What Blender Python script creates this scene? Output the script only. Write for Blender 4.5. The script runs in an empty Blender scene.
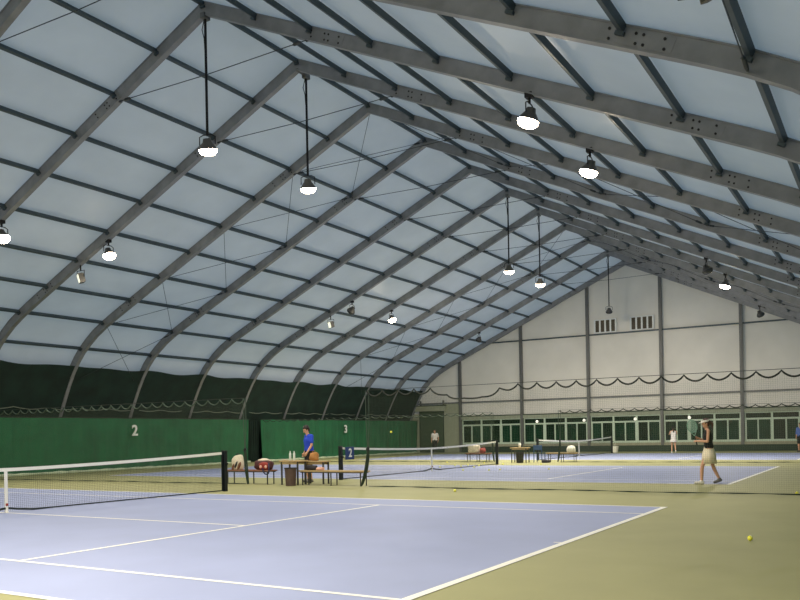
import bpy, bmesh, math, random
from mathutils import Vector, Matrix

random.seed(7)
SC = bpy.context.scene
COL = SC.collection

# ------------------------------------------------------------------ camera
cd = bpy.data.cameras.new('camera')
cam = bpy.data.objects.new('camera', cd)
COL.objects.link(cam)
cd.sensor_width = 36.0
cd.lens = 824.57 / 800.0 * 36.0
cd.shift_y = 134.4 / 800.0
cd.clip_end = 500
F = Vector((0.85779, 0.51402, 0.0)).normalized()
U = Vector((0, 0, 1))
R = F.cross(U)
cr, sr = math.cos(-0.01846), math.sin(-0.01846)
R3 = R * cr + U * sr
U3 = U * cr - R * sr
M = Matrix((R3, U3, -F)).transposed().to_4x4()
M.translation = Vector((-10.269, -15.528, 1.4516))
cam.matrix_world = M
SC.camera = cam

# ------------------------------------------------------------------ world, exposure
SC.view_settings.view_transform = 'Standard'
SC.view_settings.look = 'None'
SC.view_settings.gamma = 1
SC.view_settings.use_curve_mapping = False
SC.view_settings.exposure = 0.0
w = bpy.data.worlds.new('overcast_dusk')
SC.world = w
w.use_nodes = True
wb = w.node_tree.nodes['Background']
wb.inputs[0].default_value = (0.52, 0.76, 1.0, 1)
wb.inputs[1].default_value = 0.48
LAMP_W = 440.0      # watts of each lit floodlight
LAMP_COL = (1.0, 0.89, 0.71)


# ------------------------------------------------------------------ materials
def lin(c):
    return tuple(((v / 255) / 12.92 if v / 255 <= 0.04045 else ((v / 255 + 0.055) / 1.055) ** 2.4) for v in c)


def mat(name, rgb, rough=0.6, metal=0.0, var=0.0, scale=5.0, bump=0.0, bscale=None, spec=0.5, emit=None, est=0.0):
    m = bpy.data.materials.new(name)
    m.use_nodes = True
    nt = m.node_tree
    b = nt.nodes['Principled BSDF']
    c = lin(rgb)
    b.inputs['Base Color'].default_value = (*c, 1)
    b.inputs['Roughness'].default_value = rough
    b.inputs['Metallic'].default_value = metal
    b.inputs['Specular IOR Level'].default_value = spec
    tc = nt.nodes.new('ShaderNodeTexCoord')
    if var > 0:
        n = nt.nodes.new('ShaderNodeTexNoise')
        n.inputs['Scale'].default_value = scale
        n.inputs['Detail'].default_value = 4
        nt.links.new(tc.outputs['Object'], n.inputs['Vector'])
        r = nt.nodes.new('ShaderNodeMapRange')
        r.inputs['From Min'].default_value = 0.3
        r.inputs['From Max'].default_value = 0.7
        r.inputs['To Min'].default_value = 1 - var
        r.inputs['To Max'].default_value = 1 + var
        nt.links.new(n.outputs['Fac'], r.inputs['Value'])
        mx = nt.nodes.new('ShaderNodeVectorMath')
        mx.operation = 'SCALE'
        mx.inputs[0].default_value = c
        nt.links.new(r.outputs['Result'], mx.inputs['Scale'])
        nt.links.new(mx.outputs['Vector'], b.inputs['Base Color'])
    if bump > 0:
        n2 = nt.nodes.new('ShaderNodeTexNoise')
        n2.inputs['Scale'].default_value = bscale or scale
        n2.inputs['Detail'].default_value = 3
        nt.links.new(tc.outputs['Object'], n2.inputs['Vector'])
        bp = nt.nodes.new('ShaderNodeBump')
        bp.inputs['Strength'].default_value = bump
        bp.inputs['Distance'].default_value = 0.05
        nt.links.new(n2.outputs['Fac'], bp.inputs['Height'])
        nt.links.new(bp.outputs['Normal'], b.inputs['Normal'])
    if emit:
        b.inputs['Emission Color'].default_value = (*lin(emit), 1)
        b.inputs['Emission Strength'].default_value = est
    return m


def membrane_mat(name, rgb, trans, bump):
    m = bpy.data.materials.new(name)
    m.use_nodes = True
    nt = m.node_tree
    out = nt.nodes['Material Output']
    nt.nodes.remove(nt.nodes['Principled BSDF'])
    d = nt.nodes.new('ShaderNodeBsdfPrincipled')
    d.inputs['Roughness'].default_value = 0.38
    t = nt.nodes.new('ShaderNodeBsdfTranslucent')
    tc = nt.nodes.new('ShaderNodeTexCoord')
    n = nt.nodes.new('ShaderNodeTexNoise')
    n.inputs['Scale'].default_value = 0.5
    n.inputs['Detail'].default_value = 5
    nt.links.new(tc.outputs['Object'], n.inputs['Vector'])
    r = nt.nodes.new('ShaderNodeMapRange')
    r.inputs['From Min'].default_value = 0.3
    r.inputs['From Max'].default_value = 0.7
    r.inputs['To Min'].default_value = 0.93
    r.inputs['To Max'].default_value = 1.05
    nt.links.new(n.outputs['Fac'], r.inputs['Value'])
    mx = nt.nodes.new('ShaderNodeVectorMath')
    mx.operation = 'SCALE'
    mx.inputs[0].default_value = lin(rgb)
    nt.links.new(r.outputs['Result'], mx.inputs['Scale'])
    nt.links.new(mx.outputs['Vector'], d.inputs['Base Color'])
    nt.links.new(mx.outputs['Vector'], t.inputs['Color'])
    bp = nt.nodes.new('ShaderNodeBump')
    bp.inputs['Strength'].default_value = bump
    bp.inputs['Distance'].default_value = 0.2
    nt.links.new(n.outputs['Fac'], bp.inputs['Height'])
    nt.links.new(bp.outputs['Normal'], d.inputs['Normal'])
    mix = nt.nodes.new('ShaderNodeMixShader')
    mix.inputs[0].default_value = trans
    nt.links.new(d.outputs[0], mix.inputs[1])
    nt.links.new(t.outputs[0], mix.inputs[2])
    nt.links.new(mix.outputs[0], out.inputs['Surface'])
    return m


M_FLOOR = mat('green_acrylic', (158, 158, 113), 0.62, var=0.06, scale=0.9, bump=0.05, bscale=60)
M_BLUE = mat('blue_acrylic', (158, 169, 208), 0.62, var=0.05, scale=0.7, bump=0.05, bscale=60, spec=0.3)
M_LINE = mat('white_line_paint', (250, 250, 244), 0.5, var=0.03, scale=8)
M_ROOF = membrane_mat('roof_membrane', (228, 230, 230), 0.45, 0.25)
M_WALLM = membrane_mat('wall_membrane', (230, 226, 215), 0.17, 0.3)
M_STEEL = mat('galvanised_beam', (132, 134, 137), 0.45, 0.35, var=0.14, scale=3)
M_PURL = mat('purlin_metal', (72, 84, 90), 0.5, 0.5, var=0.1, scale=3)
M_CABLE = mat('steel_cable', (60, 66, 70), 0.5, 0.6, var=0.05)
M_BOLT = mat('dark_bolt', (38, 38, 40), 0.6, 0.6, var=0.05)
M_COLUMN = mat('grey_column', (104, 106, 106), 0.5, 0.4, var=0.08)
M_CURT = mat('green_curtain', (15, 88, 54), 0.8, var=0.2, scale=1.2, bump=0.2)
M_DARKFAB = mat('dark_green_fabric', (12, 38, 30), 0.85, var=0.35, scale=1.5, bump=0.2)
M_DARKGREEN = mat('dark_green_paint', (24, 50, 36), 0.6, var=0.15, scale=2)
M_FRAME = mat('pale_window_frame', (188, 206, 188), 0.45, var=0.04)
M_PANE = mat('green_glass', (10, 48, 34), 0.12, var=0.35, scale=0.9)
M_PANE2 = mat('green_glass_dark', (6, 32, 22), 0.12, var=0.5, scale=1.5)
M_LINTEL = mat('lintel_paint', (150, 158, 140), 0.6, var=0.1)
M_SILL = mat('sill_concrete', (150, 150, 128), 0.7, var=0.12, scale=4)
M_SHUT = mat('roller_shutter', (66, 86, 66), 0.55, 0.2, var=0.08)
M_DOORP = mat('door_pier', (150, 156, 136), 0.7, var=0.06)
M_BLACK = mat('black_net_post', (16, 24, 30), 0.45, 0.2, var=0.1)
M_NET = mat('black_cord', (34, 44, 44), 0.8, var=0.05)
M_DNET = mat('grey_green_cord', (92, 102, 88), 0.8, var=0.05)
M_DROPE = mat('dark_rope', (42, 48, 44), 0.8, var=0.1)
M_LROPE = mat('light_rope', (112, 122, 108), 0.8, var=0.1)
M_BAND = mat('white_headband', (240, 240, 234), 0.6, var=0.02)
M_SIGNB = mat('sign_blue', (22, 52, 110), 0.5, var=0.05)
M_WHITE = mat('white_paint', (225, 228, 225), 0.5, var=0.03)
M_HOUSE = mat('lamp_housing', (92, 90, 86), 0.45, 0.5, var=0.1)
M_LENS = mat('lamp_lens_lit', (255, 250, 240), 0.3, var=0.01, emit=(255, 236, 206), est=45)
M_LENS2 = mat('lamp_lens_dim', (235, 238, 215), 0.3, var=0.01, emit=(255, 255, 226), est=1.0)
M_LENSOFF = mat('lamp_lens_off', (60, 62, 62), 0.15, var=0.05)
M_WOOD = mat('pale_wood', (182, 158, 116), 0.6, var=0.12, scale=9)
M_WOODR = mat('reddish_wood', (150, 104, 84), 0.6, var=0.12, scale=9)
M_LEG = mat('dark_leg', (74, 74, 72), 0.5, 0.4, var=0.05)
M_BIN = mat('brown_bin', (84, 66, 60), 0.6, var=0.15, scale=6)
M_BINLINER = mat('bin_rim', (30, 26, 26), 0.5, var=0.05)
M_SKIN = mat('skin', (214, 164, 136), 0.55, var=0.04)
M_HAIR = mat('black_hair', (26, 20, 18), 0.5, var=0.2, scale=40)
M_HAIRB = mat('brown_hair', (74, 40, 32), 0.5, var=0.2, scale=40)
M_BLUES = mat('blue_shirt', (30, 70, 205), 0.75, var=0.08)
M_BLUES2 = mat('dusty_blue_shirt', (84, 110, 176), 0.75, var=0.08)
M_BLACKS = mat('black_cloth', (20, 20, 24), 0.8, var=0.1)
M_WHITES = mat('white_cloth', (236, 232, 228), 0.75, var=0.04)
M_BEIGE = mat('cream_cloth', (240, 230, 206), 0.75, var=0.05)
M_SHOE = mat('white_shoe', (232, 230, 226), 0.5, var=0.03)
M_SHOED = mat('grey_shoe', (110, 108, 104), 0.5, var=0.05)
M_EYE = mat('eye_dark', (20, 16, 14), 0.3, var=0.01)
M_LIP = mat('lip', (176, 96, 86), 0.5, var=0.01)
M_TEAL = mat('racket_strings', (176, 214, 200), 0.5, var=0.03)
M_TEALF = mat('racket_frame', (128, 176, 158), 0.4, var=0.03)
M_BALL = mat('tennis_ball_felt', (252, 250, 80), 0.9, var=0.08, scale=60)
M_BAGR = mat('red_bag', (150, 50, 44), 0.6, var=0.12, scale=7)
M_BAGB = mat('dark_bag', (34, 30, 40), 0.6, var=0.1)
M_BAGW = mat('cream_bag', (226, 216, 196), 0.6, var=0.06)
M_BAGN = mat('brown_bag', (176, 124, 66), 0.7, var=0.12)
M_BAGM = mat('maroon_bag', (78, 36, 40), 0.6, var=0.12)
M_BAGRB = mat('rust_panel', (120, 74, 52), 0.6, var=0.1)
M_STRAP = mat('navy_strap', (30, 40, 78), 0.7, var=0.05)
M_BOTTLE = mat('bottle_plastic', (214, 226, 224), 0.2, var=0.02)
M_BLUEM = mat('blue_padding', (54, 86, 130), 0.6, var=0.05)
M_PLAST = mat('white_plastic', (232, 232, 222), 0.5, var=0.03)
M_ASPH = mat('asphalt', (62, 66, 62), 0.9, var=0.1)
M_GLOBE = mat('globe_glass', (255, 250, 235), 0.3, var=0.01, emit=(255, 252, 236), est=.9)
M_PINK = mat('pink_plastic', (226, 176, 160), 0.6, var=0.05)


# ------------------------------------------------------------------ mesh helpers
def box(bm, c, s, rot=None):
    """axis-aligned box centre c size s, optional rotation matrix about c"""
    vs = []
    for dx in (-.5, .5):
        for dy in (-.5, .5):
            for dz in (-.5, .5):
                v = Vector((dx * s[0], dy * s[1], dz * s[2]))
                if rot is not None:
                    v = rot @ v
                vs.append(bm.verts.new(Vector(c) + v))
    for f in ((0, 1, 3, 2), (4, 6, 7, 5), (0, 4, 5, 1), (2, 3, 7, 6), (0, 2, 6, 4), (1, 5, 7, 3)):
        bm.faces.new([vs[i] for i in f])
    return vs


def frame_of(d, up=Vector((0, 0, 1))):
    d = Vector(d).normalized()
    a = d.cross(up)
    if a.length < 1e-4:
        a = d.cross(Vector((1, 0, 0)))
    a.normalize()
    return a, a.cross(d)


def tube(bm, pts, r, n=6, closed=False, caps=True):
    """tube along pts; r number or list"""
    pts = [Vector(p) for p in pts]
    rs = r if isinstance(r, (list, tuple)) else [r] * len(pts)
    rings = []
    up = Vector((0, 0, 1))
    N = len(pts)
    pa = None
    for i, p in enumerate(pts):
        if closed:
            d = pts[(i + 1) % N] - pts[i - 1]
        else:
            d = pts[min(i + 1, N - 1)] - pts[max(i - 1, 0)]
        d.normalize()
        if pa is None:
            a, b = frame_of(d)
        else:
            a = pa - d * pa.dot(d)
            if a.length < 1e-5:
                a, _ = frame_of(d)
            a.normalize()
            b = a.cross(d)
        pa = a
        rings.append([bm.verts.new(p + (a * math.cos(2 * math.pi * k / n) + b * math.sin(2 * math.pi * k / n)) * rs[i]) for k in range(n)])
    m = N if closed else N - 1
    for i in range(m):
        A, B = rings[i], rings[(i + 1) % N]
        for k in range(n):
            bm.faces.new((A[k], A[(k + 1) % n], B[(k + 1) % n], B[k]))
    if caps and not closed:
        bm.faces.new(rings[0][::-1])
        bm.faces.new(rings[-1])


def bar(bm, p0, p1, w, h, up=Vector((0, 0, 1))):
    """rectangular bar from p0 to p1; w sideways, h along up"""
    p0, p1 = Vector(p0), Vector(p1)
    d = (p1 - p0).normalized()
    a = d.cross(Vector(up))
    if a.length < 1e-4:
        a = d.cross(Vector((1, 0, 0)))
    a.normalize()
    b = a.cross(d)
    q = []
    for p in (p0, p1):
        q.append([bm.verts.new(p + a * sx * w / 2 + b * sz * h / 2) for sx, sz in ((-1, -1), (1, -1), (1, 1), (-1, 1))])
    A, B = q
    for k in range(4):
        bm.faces.new((A[k], A[(k + 1) % 4], B[(k + 1) % 4], B[k]))
    bm.faces.new(A[::-1])
    bm.faces.new(B)


def lathe(bm, c, prof, n=20, axis='Z', sx=1.0, sy=1.0):
    """prof list of (r, z)"""
    rings = []
    for r, z in prof:
        rings.append([bm.verts.new(Vector(c) + Vector((max(r, 1e-4) * sx * math.cos(2 * math.pi * k / n), max(r, 1e-4) * sy * math.sin(2 * math.pi * k / n), z))) for k in range(n)])
    for i in range(len(rings) - 1):
        for k in range(n):
            bm.faces.new((rings[i][k], rings[i][(k + 1) % n], rings[i + 1][(k + 1) % n], rings[i + 1][k]))
    bm.faces.new(rings[0][::-1])
    bm.faces.new(rings[-1])


def ball(bm, c, r, sub=2, scale=(1, 1, 1), rot=None):
    mm = Matrix.Translation(Vector(c))
    if rot is not None:
        mm = mm @ rot.to_4x4()
    mm = mm @ Matrix.Diagonal((*scale, 1))
    bmesh.ops.create_icosphere(bm, subdivisions=sub, radius=r, matrix=mm)


def obj(name, bm, m, parent=None, smooth=False, fix=True):
    if isinstance(bm, bpy.types.Mesh):
        me = bm
    else:
        if fix:
            bmesh.ops.recalc_face_normals(bm, faces=bm.faces[:])
        me = bpy.data.meshes.new(name)
        bm.to_mesh(me)
        bm.free()
    o = bpy.data.objects.new(name, me)
    COL.objects.link(o)
    if m is not None and len(me.materials) == 0:
        me.materials.append(m)
    if smooth:
        for p in me.polygons:
            p.use_smooth = True
    if parent is not None:
        o.parent = parent
    return o


def B():
    return bmesh.new()


def tag(o, label, cat, group=None):
    o['label'] = label
    o['category'] = cat
    if group:
        o['group'] = group
    return o


def thing(name, label, cat, loc=(0, 0, 0), rz=0.0, group=None):
    o = bpy.data.objects.new(name, None)
    COL.objects.link(o)
    o.location = loc
    o.rotation_euler = (0, 0, rz)
    o.empty_display_size = 0.1
    return tag(o, label, cat, group)


def struct(name, bm, m, parent=None, smooth=False):
    o = obj(name, bm, m, parent, smooth)
    if parent is None:
        o['kind'] = 'structure'
    return o


def dup(root, label=None, group=None, loc=None, rz=None):
    r = root.copy()
    COL.objects.link(r)
    if label:
        r['label'] = label
    if group:
        r['group'] = group
    if loc is not None:
        r.location = loc
    if rz is not None:
        r.rotation_euler = (0, 0, rz)
    for ch in list(root.children):
        c = ch.copy()
        COL.objects.link(c)
        c.parent = r
        for g in list(ch.children):
            d = g.copy()
            COL.objects.link(d)
            d.parent = c
    return r


def bevel_mod(o, wdt=0.01, seg=2):
    md = o.modifiers.new('bevel', 'BEVEL')
    md.width = wdt
    md.segments = seg
    md.limit_method = 'ANGLE'


ORD = ['first', 'second', 'third', 'fourth', 'fifth', 'sixth', 'seventh', 'eighth', 'ninth', 'tenth', 'eleventh', 'twelfth', 'thirteenth', 'fourteenth', 'fifteenth', 'sixteenth']

# ------------------------------------------------------------------ building dimensions
X0, X1 = -14.03, 45.97
STEP = 4.0
HALF = 17.75
SPRING = [(0.0, 12.85)]
for k in range(1, 9):
    SPRING.append((1.6 * k, 12.85 - .4585 * 1.6 * k))
SPRING += [(13.3, 6.75), (13.9, 6.46), (14.5, 6.12), (15.0, 5.76), (15.4, 5.42), (15.75, 5.05), (16.1, 4.58), (16.4, 4.08), (16.7, 3.5), (16.95, 2.98), (17.2, 2.42), (17.4, 1.85), (17.55, 1.3), (17.67, 0.65), (17.72, 0.0)]


def prof_pts(off):
    """profile offset outwards by off, left half (y>=0) from ridge to ground"""
    P = [Vector((y, z)) for y, z in SPRING]
    res = []
    for i, p in enumerate(P):
        if i == 0:
            n = Vector((0, 1)) * (1 / math.cos(math.atan(.4585)))
            res.append(p + n * off)
            continue
        a = P[i - 1]
        b = P[min(i + 1, len(P) - 1)]
        d = (b - a).normalized()
        n = Vector((-d.y, d.x))
        if n.x < 0:
            n = -n
        q = p + n * off
        if i == len(P) - 1:
            q.y = 0.0
        res.append(q)
    return res


def full_profile(off):
    L = prof_pts(off)
    return [(-q.x, q.y) for q in L[::-1]] + [(q.x, q.y) for q in L[1:]]


def prof_z(y, off=0.0):
    L = prof_pts(off)
    y = abs(y)
    for a, b in zip(L, L[1:]):
        if a.x <= y <= b.x:
            t = (y - a.x) / (b.x - a.x)
            return a.y + t * (b.y - a.y)
    return 0.0


def prof_n(y):
    s = 1 if y >= 0 else -1
    y = abs(y)
    if y < 0.2:
        return Vector((0, 0, 1))
    dz = prof_z(min(y + .2, 17.6)) - prof_z(y - .2)
    dy = min(y + .2, 17.6) - (y - .2)
    n = Vector((0, -dz * s, dy))
    return n.normalized()


# ------------------------------------------------------------------ floor and courts
bm = B()
bmesh.ops.create_grid(bm, x_segments=30, y_segments=18, size=0.5, matrix=Matrix.Translation(((X0 + X1) / 2, 0, 0)) @ Matrix.Diagonal((X1 - X0 + .4, 35.9, 1, 1)))
struct('floor', bm, M_FLOOR)
bm = B()
bmesh.ops.create_grid(bm, x_segments=2, y_segments=2, size=0.5, matrix=Matrix.Translation((16, 0, -0.06)) @ Matrix.Diagonal((260, 260, 1, 1)))
struct('ground', bm, M_ASPH)

CX = [0.0, 17.8, 35.6]


def flat(bm, x0, x1, y0, y1, z):
    v = [bm.verts.new(p) for p in ((x0, y0, z), (x1, y0, z), (x1, y1, z), (x0, y1, z))]
    bm.faces.new(v)


for i, cx in enumerate(CX):
    bm = B()
    flat(bm, cx - 5.485, cx + 5.485, -11.885, 11.885, 0.003)
    struct('court_surface', bm, M_BLUE)
    bm = B()
    z = 0.006
    flat(bm, cx - 5.485, cx - 5.395, -11.885, 11.885, z)
    flat(bm, cx + 5.395, cx + 5.485, -11.885, 11.885, z)
    flat(bm, cx - 4.125, cx - 4.055, -11.785, 11.785, z)
    flat(bm, cx + 4.055, cx + 4.125, -11.785, 11.785, z)
    for s in (-1, 1):
        a, b = sorted((s * 11.785, s * 11.885))
        flat(bm, cx - 5.395, cx + 5.395, a, b, z)
        flat(bm, cx - 4.065, cx + 4.065, s * 6.4 - .04, s * 6.4 + .04, z)
        a, b = sorted((s * 11.685, s * 11.785))
        flat(bm, cx - .025, cx + .025, a, b, z)
    flat(bm, cx - .035, cx + .035, -6.36, 6.36, z)
    struct('court_line', bm, M_LINE)

# ------------------------------------------------------------------ roof membrane and walls
bm = B()
prof = full_profile(0.19)
sub = 8
nb = int((X1 - X0) / STEP)
rows = []
for b_ in range(nb):
    for k in range(sub):
        rows.append((X0 + (b_ + k / sub) * STEP, math.sin(math.pi * k / sub)))
rows.append((X1, 0.0))
grid = []
for x, s in rows:
    off = 0.19 + 0.05 * s
    grid.append([bm.verts.new((x, y, z)) for y, z in full_profile(off)])
for a, b in zip(grid, grid[1:]):
    for k in range(len(a) - 1):
        bm.faces.new((a[k], a[k + 1], b[k + 1], b[k]))
struct('ceiling', bm, M_ROOF, smooth=True)


def gable(x, name, m, flip=1):
    bm = B()
    pr = full_profile(0.17)
    vs = [bm.verts.new((x, y, z)) for y, z in pr]
    top = len(vs) // 2
    # strips between left and right halves
    for k in range(top):
        a, b = vs[k], vs[k + 1]
        c, d = vs[-2 - k], vs[-1 - k]
        if k + 1 == top:
            bm.faces.new((a, b, d))
        else:
            bm.faces.new((a, b, c, d))
    return struct(name, bm, m)


wb_ = gable(X1 + .12, 'wall_back', M_WALLM)
wf_ = gable(X0 - .12, 'wall_front', M_WALLM)

# end wall columns, rails as parts of the end wall
COLY = [12.72, 7.72, 2.72, -2.28, -7.28, -12.28]
for y in COLY:
    bm = B()
    zt = prof_z(y, -0.1)
    bar(bm, (X1 - .10, y, 0), (X1 - .10, y, zt), 0.20, 0.20, up=(1, 0, 0))
    bar(bm, (X1 - .215, y, 0), (X1 - .215, y, zt), 0.06, 0.03, up=(1, 0, 0))
    obj('column', bm, M_COLUMN, wb_)
for z in (3.78, 8.13):
    ys = [y for y in [v / 50 for v in range(0, 900)] if prof_z(y, -.1) > z]
    ym = max(ys)
    seg = [ym] + [y for y in COLY if abs(y) < ym] + [-ym]
    for a, b in zip(seg, seg[1:]):
        bm = B()
        bar(bm, (X1 - .02, a - (.1 if a != ym else 0), z), (X1 - .02, b + (.1 if b != -ym else 0), z), 0.10, 0.09)
        obj('rail', bm, M_PURL if z > 5 else M_COLUMN, wb_)

# plinth, sill, lintel below and above the window band
def strip(name, y0, y1, z0, z1, d, m):
    bm = B()
    box(bm, (X1 + .05 - d / 2, (y0 + y1) / 2, (z0 + z1) / 2), (d, abs(y1 - y0), z1 - z0))
    o = struct(name, bm, m)
    return o


strip('trim_1', 12.60, -16.4, 0, 0.42, 0.30, M_DARKGREEN)
strip('trim_2', 12.62, -16.4, 0.42, 0.60, 0.22, M_SILL)
strip('trim_3', 12.62, -16.4, 2.46, 2.70, 0.18, M_LINTEL)
strip('trim_4', 12.62, -16.4, 2.70, 2.76, 0.24, M_DARKGREEN)
# piers beside the roller door
strip('trim_5', 14.15, 12.82, 0, 3.72, 0.12, M_DOORP)
strip('trim_6', 17.3, 16.35, 0, 3.0, 0.12, M_DOORP)
strip('trim_7', 16.75, 13.95, 3.2, 3.60, 0.30, M_DOORP)
strip('trim_8', 16.9, 13.9, 3.60, 3.66, 0.34, M_DARKGREEN)

# roller door
bm = B()
z = 0.0
while z < 3.18:
    box(bm, (X1 - .02, 15.25, z + .045), (.05, 2.04, .075))
    box(bm, (X1 + .0, 15.25, z + .09), (.03, 2.04, .03))
    z += 0.10
door = struct('door_1', bm, M_SHUT)
for y in (16.3, 14.2):
    bm = B()
    box(bm, (X1 - .03, y, 1.6), (.10, .09, 3.2))
    obj('door_guide', bm, M_DARKGREEN, door)
for y in (16.1, 14.1):
    bm = B()
    box(bm, (X1 - .25, y, 3.83), (.12, .10, .36))
    obj('door_bracket', bm, M_COLUMN, door)

# windows : three modules per bay, top light and two sashes each
wn = 0
for bi, (ya, yb) in enumerate(zip(COLY, COLY[1:] + [-16.3])):
    y0, y1 = ya - .12, yb + .12
    nmod = 3 if bi < 5 else 2
    for k in range(nmod):
        a = y0 + (y1 - y0) * k / nmod
        b = y0 + (y1 - y0) * (k + 1) / nmod
        wn += 1
        bm = B()
        xw = X1 - .0
        for yy, ww in ((a, .06), (b, .06)):
            s = -1 if yy == a else 1
            box(bm, (xw, yy + s * ww / 2, 1.53), (.10, ww, 1.86))
        box(bm, (xw, (a + b) / 2, 2.06), (.10, abs(b - a) - .12, .06))
        box(bm, (xw, (a + b) / 2, .64), (.10, abs(b - a) - .12, .08))
        box(bm, (xw, (a + b) / 2, 2.43), (.10, abs(b - a) - .12, .06))
        wo = struct('window_%d' % wn, bm, M_FRAME)
        bm = B()
        box(bm, (xw + .01, (a + b) / 2, 2.255), (.02, abs(b - a) - .1, .33))
        obj('top_pane', bm, M_PANE2, wo)
        inn = (a - .06, b + .06)
        mid = (a + b) / 2
        for q, (c, d) in enumerate(((inn[0], mid + .0), (mid, inn[1]))):
            bm = B()
            t = .055
            big = (k + bi + q) % 2 == 0
            dx = -.03 if q == 0 else 0.0
            tt = t if big else t * .5
            for yy in (c - tt / 2, d + tt / 2):
                box(bm, (xw + dx, yy, 1.355), (.05, tt, 1.33))
            for zz in (.71, 2.0):
                box(bm, (xw + dx, (c + d) / 2, zz), (.05, abs(c - d) - 2 * tt, .05))
            so = obj('sash', bm, M_FRAME, wo)
            bm = B()
            box(bm, (xw + dx + .01, (c + d) / 2, 1.355), (.012, abs(c - d) - .05, 1.28))
            obj('pane', bm, M_PANE if (k * 2 + q + bi) % 3 else M_PANE2, so)

# louvred vents in the gable
def vent(y0, y1, z0, z1, label):
    t = thing('wall_vent', label, 'vent', (X1 - .0, (y0 + y1) / 2, z0), 0, 'gable vents')
    bm = B()
    W, H = y0 - y1, z1 - z0
    box(bm, (0, 0, .03), (.10, W + .1, .06))
    box(bm, (0, 0, H - .03), (.10, W + .1, .06))
    n = 4
    for k in range(n + 1):
        box(bm, (0, -W / 2 + W * k / n, H / 2), (.10, .11, H - .12))
    obj('vent_frame', bm, M_WHITE, t)
    for k in range(n):
        bm = B()
        box(bm, (.03, -W / 2 + W * (k + .5) / n, H / 2), (.02, W / n - .1, H - .12))
        for j in range(7):
            box(bm, (.0, -W / 2 + W * (k + .5) / n, .14 + (H - .28) * j / 6), (.05, W / n - .11, .012), Matrix.Rotation(.6, 3, 'Y'))
        obj('louvre', bm, M_DARKBR, t)


M_DARKBR = mat('dark_louvre', (88, 82, 68), 0.6, var=0.1)
vent(2.22, 0.74, 8.22, 9.15, 'louvred vent high in the end gable, left of the two')
vent(-0.28, -1.78, 8.22, 9.15, 'louvred vent high in the end gable, right of the two')

# small round lamps above the far windows
for i, y in enumerate((6.54, 3.05, -0.51, -4.04)):
    t = thing('globe_lamp', ['small round white lamp on the window head nearest the roller door', 'small round white lamp, second from left along far window head', 'small round white lamp on far window head, just left of the tall central column', 'small round white lamp on far window head, beside the raised racket'][i], 'lamp', (X1 - .17, y, 2.2), 0, 'round lamps on the far window heads')
    bm = B()
    ball(bm, (0, 0, 0), .10, 3)
    obj('globe', bm, M_GLOBE, t, True)
    bm = B()
    box(bm, (.09, 0, .02), (.16, .05, .07))
    obj('bracket', bm, M_COLUMN, t)

# ------------------------------------------------------------------ arches
def sweep_rect(bm, pts, x, w, o0, o1):
    """pts function off->profile; builds a rectangular section between offsets o0,o1 and width w centred on x"""
    A = full_profile(o0)
    Bp = full_profile(o1)
    rings = []
    for (ya, za), (yb, zb) in zip(A, Bp):
        rings.append([bm.verts.new((x - w / 2, ya, za)), bm.verts.new((x + w / 2, ya, za)), bm.verts.new((x + w / 2, yb, zb)), bm.verts.new((x - w / 2, yb, zb))])
    for p, q in zip(rings, rings[1:]):
        for k in range(4):
            bm.faces.new((p[k], p[(k + 1) % 4], q[(k + 1) % 4], q[k]))
    bm.faces.new(rings[0][::-1])
    bm.faces.new(rings[-1])


PY = [1.735 * k for k in range(0, 9)] + [15.35]
PY = sorted(set([-y for y in PY] + PY))

bm = B()
sweep_rect(bm, None, 0, .13, -.13, .15)
sweep_rect(bm, None, 0, .17, -.16, -.13)
sweep_rect(bm, None, 0, .17, .15, .172)
bmesh.ops.recalc_face_normals(bm, faces=bm.faces[:])
ME_ARCH = bpy.data.meshes.new('roof_arch')
bm.to_mesh(ME_ARCH); bm.free()
ME_ARCH.materials.append(M_STEEL)

ME_PURL = {}
for y in PY:
    bm = B()
    n = prof_n(y)
    c = Vector((0, y, prof_z(y))) + n * .105
    bar(bm, c + Vector((.065, 0, 0)), c + Vector((STEP - .065, 0, 0)), .085, .12, up=n)
    # end cleats
    for xx in (.10, STEP - .10):
        d = Vector((0, n.z, -n.y))
        bar(bm, c + Vector((xx - .035, 0, 0)) - n * .085, c + Vector((xx + .035, 0, 0)) - n * .085, .14, .06, up=n)
    me = bpy.data.meshes.new('purlin')
    bmesh.ops.recalc_face_normals(bm, faces=bm.faces[:])
    bm.to_mesh(me); bm.free()
    me.materials.append(M_PURL)
    ME_PURL[y] = me

# tie cable with turnbuckles
bm = B()
TY, TZ = 3.35, 11.10
tube(bm, [(0, TY, TZ + .05), (0, 0, TZ), (0, -TY, TZ + .05)], .012, 5)
for s in (-1, 1):
    tube(bm, [(0, s * (TY - .45), TZ + .04), (0, s * (TY - .40), TZ + .04), (0, s * (TY - .22), TZ + .045), (0, s * (TY - .17), TZ + .045)], [.014, .04, .04, .014], 6)
    box(bm, (0, s * (TY + .02), TZ + .08), (.07, .12, .12))
bmesh.ops.recalc_face_normals(bm, faces=bm.faces[:])
ME_TIE = bpy.data.meshes.new('tie_cable')
bm.to_mesh(ME_TIE); bm.free()
ME_TIE.materials.append(M_CABLE)

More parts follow.
